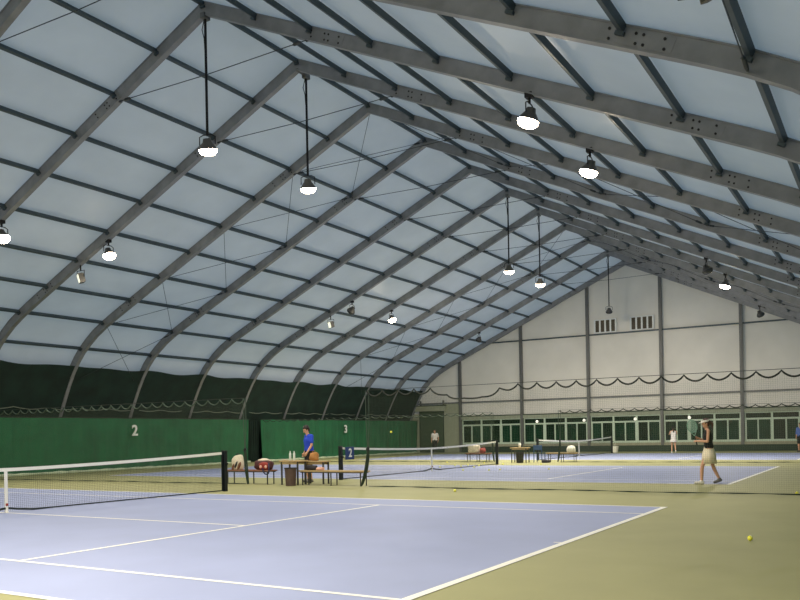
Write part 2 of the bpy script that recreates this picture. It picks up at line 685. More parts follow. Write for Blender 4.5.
# splice plates with bolts
ME_SPL = []
for yc in (3.9, 12.35, -3.9, -12.35):
    bm = B()
    n = prof_n(yc)
    t = Vector((0, n.z, -n.y))
    c = Vector((0, yc, prof_z(yc)))
    bar(bm, c - t * .62, c + t * .62, .142, .24, up=n)
    for u in (-.48, -.15, -.03, .40):
        for v in (-.07, .07):
            p = c + t * (u + v * .3) + n * v
            tube(bm, [p - Vector((.084, 0, 0)), p + Vector((.084, 0, 0))], .024, 6)
    bmesh.ops.recalc_face_normals(bm, faces=bm.faces[:])
    me = bpy.data.meshes.new('splice_plate')
    bm.to_mesh(me); bm.free()
    me.materials.append(M_STEEL)
    me.materials.append(M_BOLT)
    for i, pl in enumerate(me.polygons):
        if i >= 6:
            pl.material_index = 1
    ME_SPL.append(me)


def brace_mesh(y0, y1):
    bm = B()
    p0 = Vector((.08, y0, prof_z(y0, -.02)))
    p1 = Vector((STEP - .08, y1, prof_z(y1, -.02)))
    tube(bm, [p0, p1], .010, 5)
    d = (p1 - p0).normalized()
    q = p1 - d * .45
    tube(bm, [q, q + d * .05, q + d * .22, q + d * .27], [.012, .036, .036, .012], 6)
    me = bpy.data.meshes.new('brace_cable')
    bmesh.ops.recalc_face_normals(bm, faces=bm.faces[:])
    bm.to_mesh(me); bm.free()
    me.materials.append(M_CABLE)
    return me


nodes = [0, 3.47, 6.94, 10.41, 13.88, 16.4]
BR = []
for s in (-1, 1):
    for a, b in zip(nodes, nodes[1:]):
        BR.append(brace_mesh(s * a, s * b))
        BR.append(brace_mesh(s * b, s * a))

NA = nb + 1
VISARCH = []
for i in range(NA):
    x = X0 + i * STEP
    k = NA - 1 - i
    if k == 0:
        lab = 'grey steel roof arch set against the far end gable wall'
    else:
        lab = 'grey steel roof arch, %s one in front of the end gable arch' % ORD[k - 1]
    if abs(x - 5.97) < .1:
        lab = 'grey steel roof arch from whose apex the nearest pendant lamp hangs'
    if abs(x - 1.97) < .1:
        lab = 'grey steel roof arch nearest overhead, crossing the top right corner'
    a = obj('roof_arch', ME_ARCH, None)
    a.location = (x, 0, 0)
    if k == 0:
        a.location = (x - .22, 0, 0)
    tag(a, lab, 'roof arch', 'steel roof arches')
    if k > 0:
        for y in PY:
            obj('purlin', ME_PURL[y], None, a)
    obj('tie_cable', ME_TIE, None, a) if k > 0 else None
    for me in ME_SPL:
        obj('splice_plate', me, None, a)
    if abs(x + 2.03) < .1:
        bm = B()
        tube(bm, [(.09, -13.97, 6.30), (3.4, -13.90, 6.33)], .010, 5)
        tube(bm, [(3.4, -13.90, 6.33), (3.45, -13.90, 6.33), (3.75, -13.89, 6.33), (3.9, -13.89, 6.33)], [.012, .035, .035, .02], 6)
        obj('brace_cable', bm, M_CABLE, a)
    if abs(x - 13.97) < .1 or abs(x - 33.97) < .1:
        for me in BR:
            obj('brace_cable', me, None, a)

# ------------------------------------------------------------------ lamps
def lamp_head(root, z, tilt, lens_m, size=1.0, lit=True, yaw=0.0):
    """flood head hung from (0,0,z): U bracket, dome housing, lens facing down, tilted"""
    rot = Matrix.Rotation(yaw, 3, 'Z') @ Matrix.Rotation(tilt, 3, 'X')
    c = Vector((0, 0, z))
    s = size

    def T(p):
        return c + rot @ (Vector(p) * s)
    bm = B()
    pts = [(.22, 0, -.26), (.22, 0, -.05), (.12, 0, .0), (-.12, 0, .0), (-.22, 0, -.05), (-.22, 0, -.26)]
    tube(bm, [c + Matrix.Rotation(yaw, 3, 'Z') @ (Vector(p) * s) for p in pts], .014, 6)
    obj('bracket', bm, M_BOLT, root)
    c = c + Vector((0, 0, -.26 * s))
    bm = B()
    prof = [(.05, .16), (.10, .15), (.12, .06), (.15, .03), (.24, -.10), (.25, -.12)]
    lathe(bm, (0, 0, 0), prof, 16)
    for v in bm.verts:
        v.co = c + rot @ (v.co * s)
    hs = obj('housing', bm, M_HOUSE, root, True)
    bm = B()
    lathe(bm, (0, 0, 0), [(.238, -.121), (.236, -.16), (.215, -.21), (.17, -.25), (.09, -.275), (.01, -.28)], 20)
    for v in bm.verts:
        v.co = c + rot @ (v.co * s)
    obj('lens', bm, lens_m, root, True)
    if lit:
        ld = bpy.data.lights.new('bulb', 'AREA')
        ld.shape = 'DISK'
        ld.size = .42 * s
        ld.energy = LAMP_W * (2.0 if root.location.x > 20 else .50 if root.location.x > 0 else 1.4)   # the lamps between the first two courts are the weakest
        ld.color = LAMP_COL
        lo = bpy.data.objects.new('bulb', ld)
        COL.objects.link(lo)
        lo.parent = root
        lo.matrix_local = Matrix.Translation(c + rot @ Vector((0, 0, -.30 * s))) @ rot.to_4x4()


def pendant(x, zl, label, lit=True):
    zt = prof_z(0, -.16) - .0
    t = thing('pendant_floodlight', label, 'lamp', (x, 0, zt), 0, 'pendant floodlights under the ridge')
    bm = B()
    tube(bm, [(0, 0, 0.02), (0, 0, zl - zt)], .035, 8)
    obj('rod', bm, M_BOLT, t)
    bm = B()
    box(bm, (0, 0, -.03), (.24, .14, .14))
    if abs(x - 10.35) < .1:
        box(bm, (-.2, 0, .02), (.5, .10, .08))
    obj('mounting_plate', bm, M_COLUMN, t)
    bm = B()
    tube(bm, [(0, .04, -.1), (0, .12, -.35), (0, .05, -.6), (0, .035, -.9)], .012, 5)
    obj('cable', bm, M_BOLT, t)
    lamp_head(t, zl - zt, 0.25, M_LENS if lit else M_LENSOFF, 1.0 if lit else .9, lit, yaw=-1.2)


pendant(-10.03, 9.50, 'added floodlight on a long rod hung from the ridge, unseen behind the camera')  # unseen, assumed from the lamp row spacing; added to light the near court
pendant(5.97, 9.50, 'lit floodlight on a long rod, nearest and largest of those hung from the ridge')
pendant(10.35, 9.55, 'lit floodlight on a long rod, second nearest of those hung from the ridge')
pendant(25.97, 9.48, 'lit ridge floodlight on a long rod, left of the middle pair above the courts')
pendant(29.97, 9.45, 'lit ridge floodlight on a long rod, right of the middle pair above the courts')
pendant(41.97, 9.40, 'dark unlit floodlight hanging on a rod in front of the left gable vent', lit=False)


def clamp_lamp(x, y, label, lens, lit=True, size=.95, tilt=0.0, drop=.18, group='floodlights clamped to the roof arches'):
    zt = prof_z(y, -.16)
    t = thing('arch_floodlight', label, 'lamp', (x, y, zt), 0, group)
    bm = B()
    box(bm, (0, 0, -.02), (.16, .16, .10))
    tube(bm, [(0, 0, 0), (0, 0, -drop)], .03, 8)
    obj('clamp', bm, M_BOLT, t)
    lamp_head(t, -drop, tilt, lens, size, lit, yaw=0)


def box_lamp(x, y, label, lens, tilt, drop=.2):
    """small square flood"""
    zt = prof_z(y, -.16)
    t = thing('square_floodlight', label, 'lamp', (x, y, zt), 0, 'small square floodlights on the arches')
    bm = B()
    tube(bm, [(0, 0, .04), (0, 0, -drop)], .025, 8)
    tube(bm, [(0, -.2, -drop - .26), (0, -.2, -drop), (0, .2, -drop), (0, .2, -drop - .26)], .014, 6)
    obj('bracket', bm, M_BOLT, t)
    rot = Matrix.Rotation(math.radians(-121), 3, 'Z') @ Matrix.Rotation(tilt, 3, 'X')
    c = Vector((0, 0, -drop - .28))
    bm = B()
    box(bm, c, (.36, .16, .34), rot)
    for k in range(5):
        box(bm, c + rot @ Vector((-.14 + .07 * k, .10, 0)), (.015, .05, .30), rot)
    obj('housing', bm, M_HOUSE, t)
    bm = B()
    box(bm, c + rot @ Vector((0, -.085, 0)), (.31, .012, .29), rot)
    obj('lens', bm, lens, t)


ARCHN = {1.97: 'nearest arch overhead', 5.97: 'arch of the nearest pendant lamp', 9.97: 'arch of the second pendant lamp', 25.97: 'arch of the third pendant lamp', 29.97: 'arch of the fourth pendant lamp', 41.97: 'last arch before the far gable'}
clamp_lamp(-10.03, 9.0, 'added floodlight, unseen behind the camera under the left roof slope', M_LENS, tilt=-.3)  # out of view, position assumed from the lamp rows; added to brighten the near floor
clamp_lamp(-10.03, -9.0, 'added floodlight, unseen behind the camera under the right roof slope', M_LENS, tilt=.3)  # likewise unseen and assumed, added for more light near the camera
clamp_lamp(-6.03, -9.0, 'added floodlight, out of view under the right roof slope one arch ahead of the camera', M_LENS, tilt=.3)  # unseen extra lamp, added only to brighten the near right floor
clamp_lamp(5.97, 9.0, 'lit floodlight at the left frame edge under the left roof slope', M_LENS, tilt=-.3)
clamp_lamp(9.97, 8.75, 'lit floodlight clamped under the left slope, beside a small square floodlight', M_LENS, tilt=-.3)
clamp_lamp(29.97, 9.0, 'lit floodlight far along the left slope, right of a dark one', M_LENS, tilt=-.3)
clamp_lamp(25.97, 9.0, 'dark unlit floodlight tilted under the left slope near a lit one', M_LENSOFF, lit=False, tilt=.7)
clamp_lamp(41.97, 9.2, 'dark unlit floodlight on the left slope close to the end gable', M_LENSOFF, lit=False, tilt=.4)
clamp_lamp(5.97, -9.1, 'large lit floodlight under the right slope, nearest one there', M_LENS, tilt=.3)
clamp_lamp(9.97, -9.1, 'lit floodlight under the right slope with its dark bracket showing above', M_LENS, tilt=.3)
clamp_lamp(29.97, -9.0, 'lit floodlight far along the right slope above the end wall', M_LENS, tilt=.3)
clamp_lamp(25.97, -8.9, 'dark unlit floodlight on the right slope just left of a lit one', M_LENSOFF, lit=False, tilt=-.4)
clamp_lamp(41.97, -8.9, 'dark unlit floodlight on the right slope right against the end gable', M_LENSOFF, lit=False, tilt=-.4)
box_lamp(9.97, 10.3, 'small square floodlight glowing pale on the left slope near the big lamps', M_LENS2, .25)
box_lamp(25.97, 10.4, 'small square floodlight glowing pale below the dark floodlight on the left slope', M_LENS2, .25)
box_lamp(-2.03, -14.1, 'square floodlight under the right slope cut by the top edge of view', M_LENSOFF, .4, drop=.62)
lq = [o for o in bpy.data.objects if o.name.startswith('square_floodlight')][-1]
lq.scale = (.6, .6, .6)
bm = B()
tube(bm, [(-.1, .02, -.1), (-.1, .40, -.50), (-.1, .52, -.80), (-.1, .46, -1.0), (-.06, .30, -1.0), (-.02, .12, -.9)], .022, 6)
obj('cable', bm, M_BOLT, lq)

# ------------------------------------------------------------------ side fabric and curtains
def side_fabric(side):
    bm = B()
    pts = [p for p in prof_pts(-.15)]
    P = [(p.x, p.y) for p in pts if p.y <= 5.0]
    # cut at 4.66 with gentle sag between arches
    cols = []
    n = int((X1 - X0) / .25)
    for i in range(n + 1):
        x = X0 + .2 + (X1 - X0 - .6) * i / n
        top = 4.80 - .07 * math.sin(math.pi * ((x - X0) % STEP) / STEP) + .03 * math.sin(x * 2.1)
        col = []
        zz = [top * (1 - j / 14) for j in range(15)]
        for z in zz:
            y = 17.6
            for (ya, za), (yb, zb) in zip(P, P[1:]):
                if zb <= z <= za:
                    y = ya + (yb - ya) * (za - z) / (za - zb)
            fold = .008 * math.sin(z * 22 + math.sin(x) * 2) * (1 if z < 3.9 else .3)
            col.append(bm.verts.new((x, side * (y + .012 + .05 * abs(math.sin(math.pi * (x - X0) / STEP)) + fold), z)))
        cols.append(col)
    for a, b in zip(cols, cols[1:]):
        for k in range(14):
            bm.faces.new((a[k], a[k + 1], b[k + 1], b[k]))
    o = obj('windbreak_fabric', bm, M_DARKFAB, None, True)
    tag(o, 'dark green windbreak fabric stretched low along the %s wall behind the arch legs' % ('left' if side > 0 else 'right'), 'fabric')
    # light scalloped rope at folds
    bm = B()
    pts = []
    x = X0 + 1
    while x < X1 - .5:
        z = 2.95 - .10 * abs(math.sin(x * 1.9))
        pts.append((x, side * 16.86, z))
        x += .3
    tube(bm, pts, .022, 5)
    obj('hem_rope', bm, M_LROPE, o)


side_fabric(1)
side_fabric(-1)


def curtain(x0, x1, side, label, ybase=16.2, H=2.48):
    bm = B()
    n = int((x1 - x0) / .06)
    cols = []
    rnd = random.Random(int(x0 * 10) + side)
    ph = [rnd.uniform(0, 6.28) for _ in range(5)]
    for i in range(n + 1):
        x = x0 + (x1 - x0) * i / n
        e = min(1.0, (x - x0) / .8, (x1 - x) / .8) if n else 1
        bunch = 1 + 1.6 * (1 - e)
        col = []
        for j in range(13):
            t = j / 12
            amp = (.03 + .05 * t) * bunch
            f = math.sin(x * 3.1 + ph[0] + .5 * math.sin(t * 3 + x)) * .6 + math.sin(x * 7.3 + ph[1] + t * 1.0) * .35 + math.sin(x * 17 + ph[2]) * .16
            z = H * (1 - t)
            z -= (.03 * abs(math.sin(x * 1.57)) if j == 0 else 0)
            if j == 12:
                z = .0
            y = ybase + amp * f + (.0 if j < 12 else -.10)
            col.append(bm.verts.new((x, side * y, max(z, .004))))
        cols.append(col)
    for a, b in zip(cols, cols[1:]):
        for k in range(12):
            bm.faces.new((a[k], a[k + 1], b[k + 1], b[k]))
    o = obj('court_curtain', bm, M_CURT, None, True)
    tag(o, label, 'curtain', 'green curtains along the side walls')
    bm = B()
    tube(bm, [(x0, side * ybase, H - .0), (x1, side * ybase, H - .0)], .022, 6)
    obj('curtain_rail', bm, M_DROPE, o)
    # gathered lining pooled on the floor
    bm = B()
    pts = []
    rs = []
    x = x0 + .2
    while x < x1 - .2:
        pts.append((x, side * (ybase - .17 + .03 * math.sin(x * 2.3)), .05 + .0 * x))
        rs.append(.045 + .035 * abs(math.sin(x * 1.3) * math.sin(x * 3.7)))
        x += .15
    tube(bm, pts, rs, 7)
    obj('curtain_hem', bm, M_HEM, o, True)
    return o


M_HEM = mat('pale_lining', (184, 198, 172), 0.8, var=0.25, scale=2)
curtain(-13.5, 25.9, 1, 'long green curtain along the left wall beside the near court')
curtain(26.9, 45.5, 1, 'green curtain along the left wall running on to the roller door')
curtain(-13.5, 45.5, -1, 'long green curtain along the right wall')
# the dark overlap at the break
bm = B()
for k in range(40):
    pass
xs = [25.75 + .03 * k for k in range(40)]
cols = []
for i, x in enumerate(xs):
    cols.append([bm.verts.new((x, 16.48 + .10 * math.sin(i * 1.1), z)) for z in (.02, .9, 1.7, 2.44)])
for a, b in zip(cols, cols[1:]):
    for k in range(3):
        bm.faces.new((a[k], a[k + 1], b[k + 1], b[k]))
o = obj('folded_curtain', bm, M_DARKFAB, None, True)
tag(o, 'dark bunched curtain filling the break between the two left green curtains', 'curtain')


def text_obj(name, s, size, m, mw, parent=None, ext=.004):
    cu = bpy.data.curves.new(name, 'FONT')
    cu.body = s
    cu.size = size
    cu.extrude = ext
    cu.align_x = 'CENTER'
    cu.align_y = 'CENTER'
    cu.offset = size * .02
    tmp = bpy.data.objects.new(name, cu)
    COL.objects.link(tmp)
    bpy.context.view_layer.update()
    me = bpy.data.meshes.new_from_object(tmp.evaluated_get(bpy.context.evaluated_depsgraph_get()))
    bpy.data.objects.remove(tmp)
    o = obj(name, me, m)
    me.materials.clear()
    me.materials.append(m)
    if parent:
        o.parent = parent
        o.matrix_local = mw
    else:
        o.matrix_world = mw
    return o


# numbers on the curtain
for x, s, lab in ((17.4, '2', 'white number 2 fixed on the left green curtain'), (35.31, '3', 'small white number on green curtain beside the second net post')):
    mw = Matrix.Translation((x, 16.02, 1.86)) @ Matrix(((1, 0, 0), (0, 0, -1), (0, 1, 0))).to_4x4()
    o = text_obj('court_number', s, .72, M_WHITE, mw, ext=.02)
    tag(o, lab, 'number sign', 'court numbers on the curtain')

# ------------------------------------------------------------------ tennis nets
def tennis_net(cx, label, sign=None, hw=6.4):
    t = thing('tennis_net', label, 'net', (cx, 0, 0), 0, 'tennis nets across the courts')

    def top(x):
        return .914 + (1.07 - .914) * (abs(x) / hw) ** 1.6
    for s in (-1, 1):
        bm = B()
        bar(bm, (s * hw, 0, 0), (s * hw, 0, 1.08), .11, .11, up=(1, 0, 0))
        box(bm, (s * hw, 0, 1.09), (.13, .13, .03))
        tube(bm, [(s * hw, -.055, .75), (s * hw, -.12, .75)], .03, 8)
        po = obj('post', bm, M_BLACK, t)
        bevel_mod(po, .015)
        # side sleeve of the net
        bm = B()
        bar(bm, (s * (hw - .09), 0, .03), (s * (hw - .09), 0, 1.02), .02, .06, up=(1, 0, 0))
        obj('net_edge', bm, M_BLACK, t)
    # netting
    bm = B()
    n = int((2 * hw - .2) / .045)
    W = .0024
    for i in range(n + 1):
        x = -hw + .1 + (2 * hw - .2) * i / n
        bar(bm, (x, 0, .035), (x, 0, top(x) - .04), W, W, up=(0, 1, 0))
    for j in range(1, 22):
        f = j / 22
        xs = [-hw + .1 + (2 * hw - .2) * k / 24 for k in range(25)]
        for a, b in zip(xs, xs[1:]):
            bar(bm, (a, 0, .035 + (top(a) - .075) * f), (b, 0, .035 + (top(b) - .075) * f), W, W)
    obj('netting', bm, M_NET, t, fix=False)
    # headband
    bm = B()
    xs = [-hw + .12 + (2 * hw - .24) * k / 40 for k in range(41)]
    for a, b in zip(xs, xs[1:]):
        bar(bm, (a, 0, top(a) - .035), (b, 0, top(b) - .035), .022, .07)
    obj('headband', bm, M_BAND, t)
    bm = B()
    tube(bm, [(-hw, 0, 1.065)] + [(x, 0, top(x) - .002) for x in xs] + [(hw, 0, 1.065)], .006, 5)
    obj('cable', bm, M_BLACK, t)
    # bottom band: dips up at the strap
    bm = B()
    xs = [-hw + .07, -5, -4, -3, -2, -1.2, -.6, -.25, -.1, 0, .1, .25, .6, 1.2, 2, 3, 4, 5, hw - .07]
    zz = [.03 if abs(x) > .5 else .03 + .07 * (1 - abs(x) / .5) for x in xs]
    tube(bm, [(x, 0, z) for x, z in zip(xs, zz)], [.016 if abs(x) > .7 else .024 for x in xs], 6)
    obj('bottom_cord', bm, M_NET, t)
    bm = B()
    box(bm, (0, 0, .50), (.055, .034, .83))
    box(bm, (0, 0, .055), (.05, .05, .11))
    obj('center_strap', bm, M_BAND, t)
    bm = B()
    box(bm, (0, -.02, .17), (.05, .02, .05))
    obj('strap_buckle', bm, M_BAGR, t)
    if sign:
        bm = B()
        box(bm, (-hw + .48, -.035, .86), (.50, .02, .42))
        so = obj('number_sign', bm, M_SIGNB, t)
        bevel_mod(so, .006)
        mw = Matrix.Translation((-hw + .50, -.048, .86)) @ Matrix(((1, 0, 0), (0, 0, -1), (0, 1, 0))).to_4x4()
        text_obj('numeral', sign, .40, M_WHITE, mw, so)
    return t


tennis_net(CX[0], 'nearest tennis net with white headband, cut by the left frame edge')
tennis_net(18.02, 'middle tennis net with a blue number 2 sign by its left post', '2', 6.18)
tennis_net(CX[2], 'farthest and smallest tennis net in front of the green windows')

# ------------------------------------------------------------------ divider nets
def zig(y, per, amp):
    u = (y / per) % 1.0
    return -amp * math.sin(math.pi * u) ** .8


def divider(x, y0, y1, ztop, label, per=.50, amp=.14, sagf=None, gather=None, pitch=.045, rope_m=None):
    """net in the plane X=x from y0 (gathered end) to y1"""
    s = 1 if y1 > y0 else -1
    t = thing('divider_net', label, 'net', (x, y0, 0), 0, 'divider nets between the courts')
    L = abs(y1 - y0)

    def top(u):
        g = sagf(u) if sagf else 0
        return ztop + zig(u, per, amp * (1 - min(1, -g * 3))) + g
    bm = B()
    n = int(L / pitch)
    W = .0017
    for i in range(n + 1):
        u = L * i / n
        bar(bm, (0, s * u, .03), (0, s * u, top(u)), W, W, up=(1, 0, 0))
    nz = int(ztop / pitch)
    for j in range(1, nz):
        f = j / nz
        us = [L * k / 60 for k in range(61)]
        for a, b in zip(us, us[1:]):
            za = .03 + (ztop - amp - .03 + (sagf(a) if sagf else 0)) * f
            zb = .03 + (ztop - amp - .03 + (sagf(b) if sagf else 0)) * f
            bar(bm, (0, s * a, za), (0, s * b, zb), W, W)
    obj('netting', bm, M_DNET, t, fix=False)
    bm = B()
    us = [k * per / 8 for k in range(int(L / per * 8) + 1)]
    tube(bm, [(0, s * u, top(u)) for u in us], .022, 5)
    obj('scalloped_hem', bm, rope_m or M_DROPE, t)
    bm = B()
    tube(bm, [(0, s * L * k / 20, ztop + .03) for k in range(21)], .007, 5)
    obj('top_rope', bm, M_DROPE, t)
    bm = B()
    rnd = random.Random(3)
    pts = []
    for k in range(0, int(L / .25) + 1):
        pts.append((.12 * math.sin(k * .35) * .6, s * k * .25, .03))
    tube(bm, pts, [.008 + .010 * abs(math.sin(k * .7)) ** 2 for k in range(len(pts))], 5)
    obj('bottom_rope', bm, M_DNG, t)
    # gathered end: strands bundled, thin above, swollen below where it is tied
    bm = B()
    for k in range(8):
        a = 2 * math.pi * k / 8
        pts = []
        for j in range(14):
            z = 1.12 * (1 - j / 13)
            r = .015 + .026 * math.sin(math.pi * min(1, (1.12 - z) / 1.12)) ** .7
            lean = gather * (1.12 - z) ** 2 * .2
            pts.append((r * math.cos(a), s * lean + r * math.sin(a) * 1.0, max(z, .03)))
        tube(bm, pts, .013, 4)
    obj('gathered_net', bm, M_DNG, t)
    for yy in (-.055, .055):
        bm = B()
        tube(bm, [(0, yy, ztop + .03), (0, yy * .9, 1.8), (0, yy * .3, 1.1)], .012, 5)
        obj('side_rope', bm, M_SROPE, t)
    bm = B()
    tube(bm, [(.0, -.02, 1.12), (.0, .02, 1.06), (.0, 0, 1.0)], [.035, .05, .035], 8)
    obj('tie_strap', bm, M_BLACK, t)
    return t


M_SROPE = mat('dull_green_rope', (62, 78, 68), 0.85, var=0.1)
M_DNG = mat('dark_green_net_bundle', (40, 56, 44), 0.85, var=0.1)


def sag1(u):
    d = 0
    for c, wdt, dd in ((3.15, .8, .30),):
        d -= dd * math.exp(-((u - c) / wdt) ** 4)
    return d


divider(8.9, -3.0, -15.9, 2.66, 'nearest divider net hung between the first and second court, right half', sagf=sag1, gather=-1.0)
divider(8.9, 1.48, 15.9, 2.62, 'nearest divider net, left half, drawn in front of the left green curtain', gather=-.4, rope_m=M_SROPE)
divider(26.7, -2.1, -15.9, 2.42, 'farther divider net hung between second and third court, right half', amp=.10, gather=-.5)
divider(26.7, 1.35, 15.9, 2.42, 'farther divider net, left half, in front of the roller door', amp=.10, gather=-.3, rope_m=M_SROPE)

# ------------------------------------------------------------------ benches, tables, bins
def bench(x, y, length, label, m, h=.44, group='low benches beside the nets', rz=0.0, nleg=3):
    t = thing('bench', label, 'bench', (x, y, 0), rz, group)
    for k in range(3):
        bm = B()
        box(bm, (-.13 + .13 * k, 0, h - .02), (.115, length, .04))
        so = obj('seat_slat', bm, m, t)
    for k in range(nleg):
        yy = -length / 2 + .12 + (length - .24) * k / (nleg - 1)
        for s in (-1, 1):
            bm = B()
            bar(bm, (s * .15, yy, 0), (s * .15, yy, h - .04), .028, .028, up=(0, 1, 0))
            obj('leg', bm, M_LEG, t)
    for s in (-1, 1):
        bm = B()
        bar(bm, (s * .15, -length / 2 + .05, h - .055), (s * .15, length / 2 - .05, h - .055), .03, .03)
        obj('rail', bm, M_LEG, t)
    return t


bench(9.35, 1.68, 1.85, 'reddish slatted bench beside the nearest net, holding two racket bags', M_WOODR)
bench(9.35, -1.50, 2.30, 'pale slatted bench in front of the man in the blue shirt', M_WOOD)
bench(27.15, 2.35, 1.3, 'small bench with a pale bag by the middle net right end', M_WOODR)
bench(27.25, -2.0, 1.5, 'pale bench by the farthest net left post', M_WOOD)


def table(x, y, L, W, h, label, group='small tables between the courts'):
    t = thing('side_table', label, 'table', (x, y, 0), 0, group)
    bm = B()
    box(bm, (0, 0, h - .02), (W, L, .04))
    o = obj('tabletop', bm, M_WOOD, t)
    bevel_mod(o, .01)
    for sx in (-1, 1):
        for sy in (-1, 1):
            bm = B()
            bar(bm, (sx * (W / 2 - .06), sy * (L / 2 - .06), 0), (sx * (W / 2 - .06), sy * (L / 2 - .06), h - .04), .04, .04, up=(0, 1, 0))
            obj('leg', bm, M_LEG, t)
        bm = B()
        bar(bm, (sx * (W / 2 - .06), -L / 2 + .08, h - .08), (sx * (W / 2 - .06), L / 2 - .08, h - .08), .025, .06)
        obj('apron', bm, M_WOOD, t)
    return t


table(9.35, -.02, .72, .5, .73, 'small wooden table with two bottles on it above the brown bin')
table(9.86, -.50, .8, .38, .70, 'low wooden table with a brown bag beside the man in blue')
table(26.5, -.18, .85, .5, .72, 'far wooden table with a cup, over a dark bin')


def bin_(x, y, h, r, label, m):
    t = thing('waste_bin', label, 'bin', (x, y, 0), 0, 'waste bins by the tables')
    bm = B()
    lathe(bm, (0, 0, 0), [(r * .82, 0), (r * .85, .02), (r, h), (r * .94, h), (r * .8, .04), (.01, .035)], 24)
    obj('body', bm, m, t, False)
    bm = B()
    tube(bm, [((r + .004) * math.cos(a * math.pi / 12), (r + .004) * math.sin(a * math.pi / 12), h) for a in range(24)], .015, 6, closed=True)
    obj('rim', bm, M_BINLINER, t)
    return t


bin_(8.85, -.30, .52, .175, 'brown round waste bin on the floor below the bottles', M_BIN)
bin_(26.15, -.3, .50, .2, 'dark round waste bin under the far table', M_BINLINER)


def bottle(x, y, z, label):
    t = thing('water_bottle', label, 'bottle', (x, y, z), 0, 'bottles on the small table')
    bm = B()
    lathe(bm, (0, 0, 0), [(.030, 0), (.036, .01), (.036, .13), (.033, .15), (.036, .17), (.034, .2), (.016, .245), (.014, .26)], 16)
    obj('body', bm, M_BOTTLE, t, True)
    bm = B()
    lathe(bm, (0, 0, .258), [(.016, 0), (.016, .022), (.0, .024)], 12)
    obj('cap', bm, M_WHITE, t)


bottle(9.3, .06, .73, 'clear plastic bottle, left one on the small table')
bottle(9.3, -.09, .73, 'clear plastic bottle, right one on the small table')
bm = B()
lathe(bm, (9.3, .27, .73), [(.05, 0), (.10, .02), (.12, .04), (.11, .035), (.01, .012)], 20)
tag(obj('bowl', bm, M_PLAST, None, True), 'shallow white bowl on the left end of the small table', 'bowl')
bm = B()
lathe(bm, (26.5, -.16, .72), [(.05, 0), (.065, .2), (.06, .2), (.045, .02), (.0, .02)], 14)
tag(obj('cup', bm, M_PLAST, None, True), 'pale cup standing on the far table', 'cup')


def soft(name, c, size, m, parent=None, seed=1, sub=3, amp=.08, flat=True, power=.7):
    """rounded box-ish soft body resting on z=0 of c"""
    bm = B()
    bmesh.ops.create_icosphere(bm, subdivisions=sub, radius=1.0)
    rnd = random.Random(seed)
    ph = [rnd.uniform(0, 6) for _ in range(6)]
    for v in bm.verts:
        p = v.co.copy()
        q = Vector([math.copysign(abs(a) ** power, a) for a in p])
        k = 1 + amp * (math.sin(4 * p.x + ph[0]) * math.sin(3 * p.y + ph[1]) + .6 * math.sin(6 * p.z + ph[2] + 2 * p.x))
        v.co = Vector((q.x * size[0] / 2 * k, q.y * size[1] / 2 * k, (max(q.z, -.82) + .82) / 1.75 * size[2] * (k if p.z > 0 else 1))) + Vector(c)
    return obj(name, bm, m, parent, True)


# racket bag, cream with brown panels, standing on the reddish bench
SEAT = .442
t = thing('backpack', 'cream and brown backpack standing on the reddish bench by the net post', 'bag', (9.35, 2.18, SEAT))
soft('body', (0, 0, 0), (.26, .40, .42), M_BAGW, t, 3, power=.7)
for k, (yy, zz) in enumerate(((.10, .10), (-.02, .16), (-.13, .12))):
    bm = B()
    ball(bm, (-.105, yy, zz), .075, 2, (.5, .65, 1.9), Matrix.Rotation(.5, 3, 'X'))
    obj('pocket', bm, M_BAGRB if k != 1 else M_BAGB, t, True)
bm = B()
tube(bm, [(-.02, .05, .39), (-.02, .04, .50), (-.02, -.04, .50), (-.02, -.05, .43)], .012, 6)
obj('handle', bm, M_BAGB, t)
# duffel bag
t = thing('duffel_bag', 'red and maroon duffel bag with cream top lying on the reddish bench', 'bag', (9.35, 1.12, SEAT))
soft('body', (0, 0, 0), (.34, .68, .30), M_BAGM, t, 5, power=.75)
soft('side_panel', (-.05, -.07, .01), (.30, .46, .24), M_BAGR, t, 8, power=.75)
soft('top_panel', (.02, .02, .20), (.24, .42, .14), M_BAGW, t, 9)
for yy in (-.02, -.22):
    bm = B()
    ball(bm, (-.195, yy, .10), .055, 2, (.4, 1, .9))
    obj('pocket', bm, M_PINK, t, True)
bm = B()
tube(bm, [(-.16, -.30, .20), (-.22, -.37, .08), (-.245, -.38, -.08), (-.245, -.33, -.13), (-.245, -.24, -.12), (-.245, -.16, -.05), (-.22, -.12, .06)], .02, 6)
obj('strap', bm, M_STRAP, t)
# brown bag on low table + black pouch
t = thing('paper_bag', 'brown crumpled bag on the low table beside the man in blue', 'bag', (9.86, -.42, .70))
soft('body', (0, 0, 0), (.24, .30, .24), M_BAGN, t, 12, amp=.14)
bm = B()
tube(bm, [(-.02, .07, .2), (-.02, .04, .30), (-.02, -.04, .30), (-.02, -.07, .2)], .008, 6)
obj('handle', bm, M_BAGN, t)
tag(soft('shoulder_pouch', (9.35, -.68, SEAT), (.18, .40, .14), M_BAGB, None, 14), 'black flat pouch lying on the pale bench near its left end', 'pouch')
tag(soft('folded_towel', (9.35, -1.02, SEAT), (.26, .22, .09), M_PINK, None, 15), 'pink folded towel on the pale bench beside the black pouch', 'towel')
tag(soft('white_bag', (27.15, 2.55, SEAT), (.34, .62, .42), M_BAGW, None, 17, amp=.12), 'pale bulging bag on the small bench near the middle net right end', 'bag')
tag(soft('red_bag', (27.1, 2.08, SEAT), (.26, .28, .24), M_BAGR, None, 18, amp=.12), 'reddish small bag next to the pale bulging bag', 'bag')
tag(soft('tote_bag', (27.25, -2.45, SEAT), (.28, .42, .30), M_PLAST, None, 19), 'round white bag on the pale bench by the farthest net', 'bag')
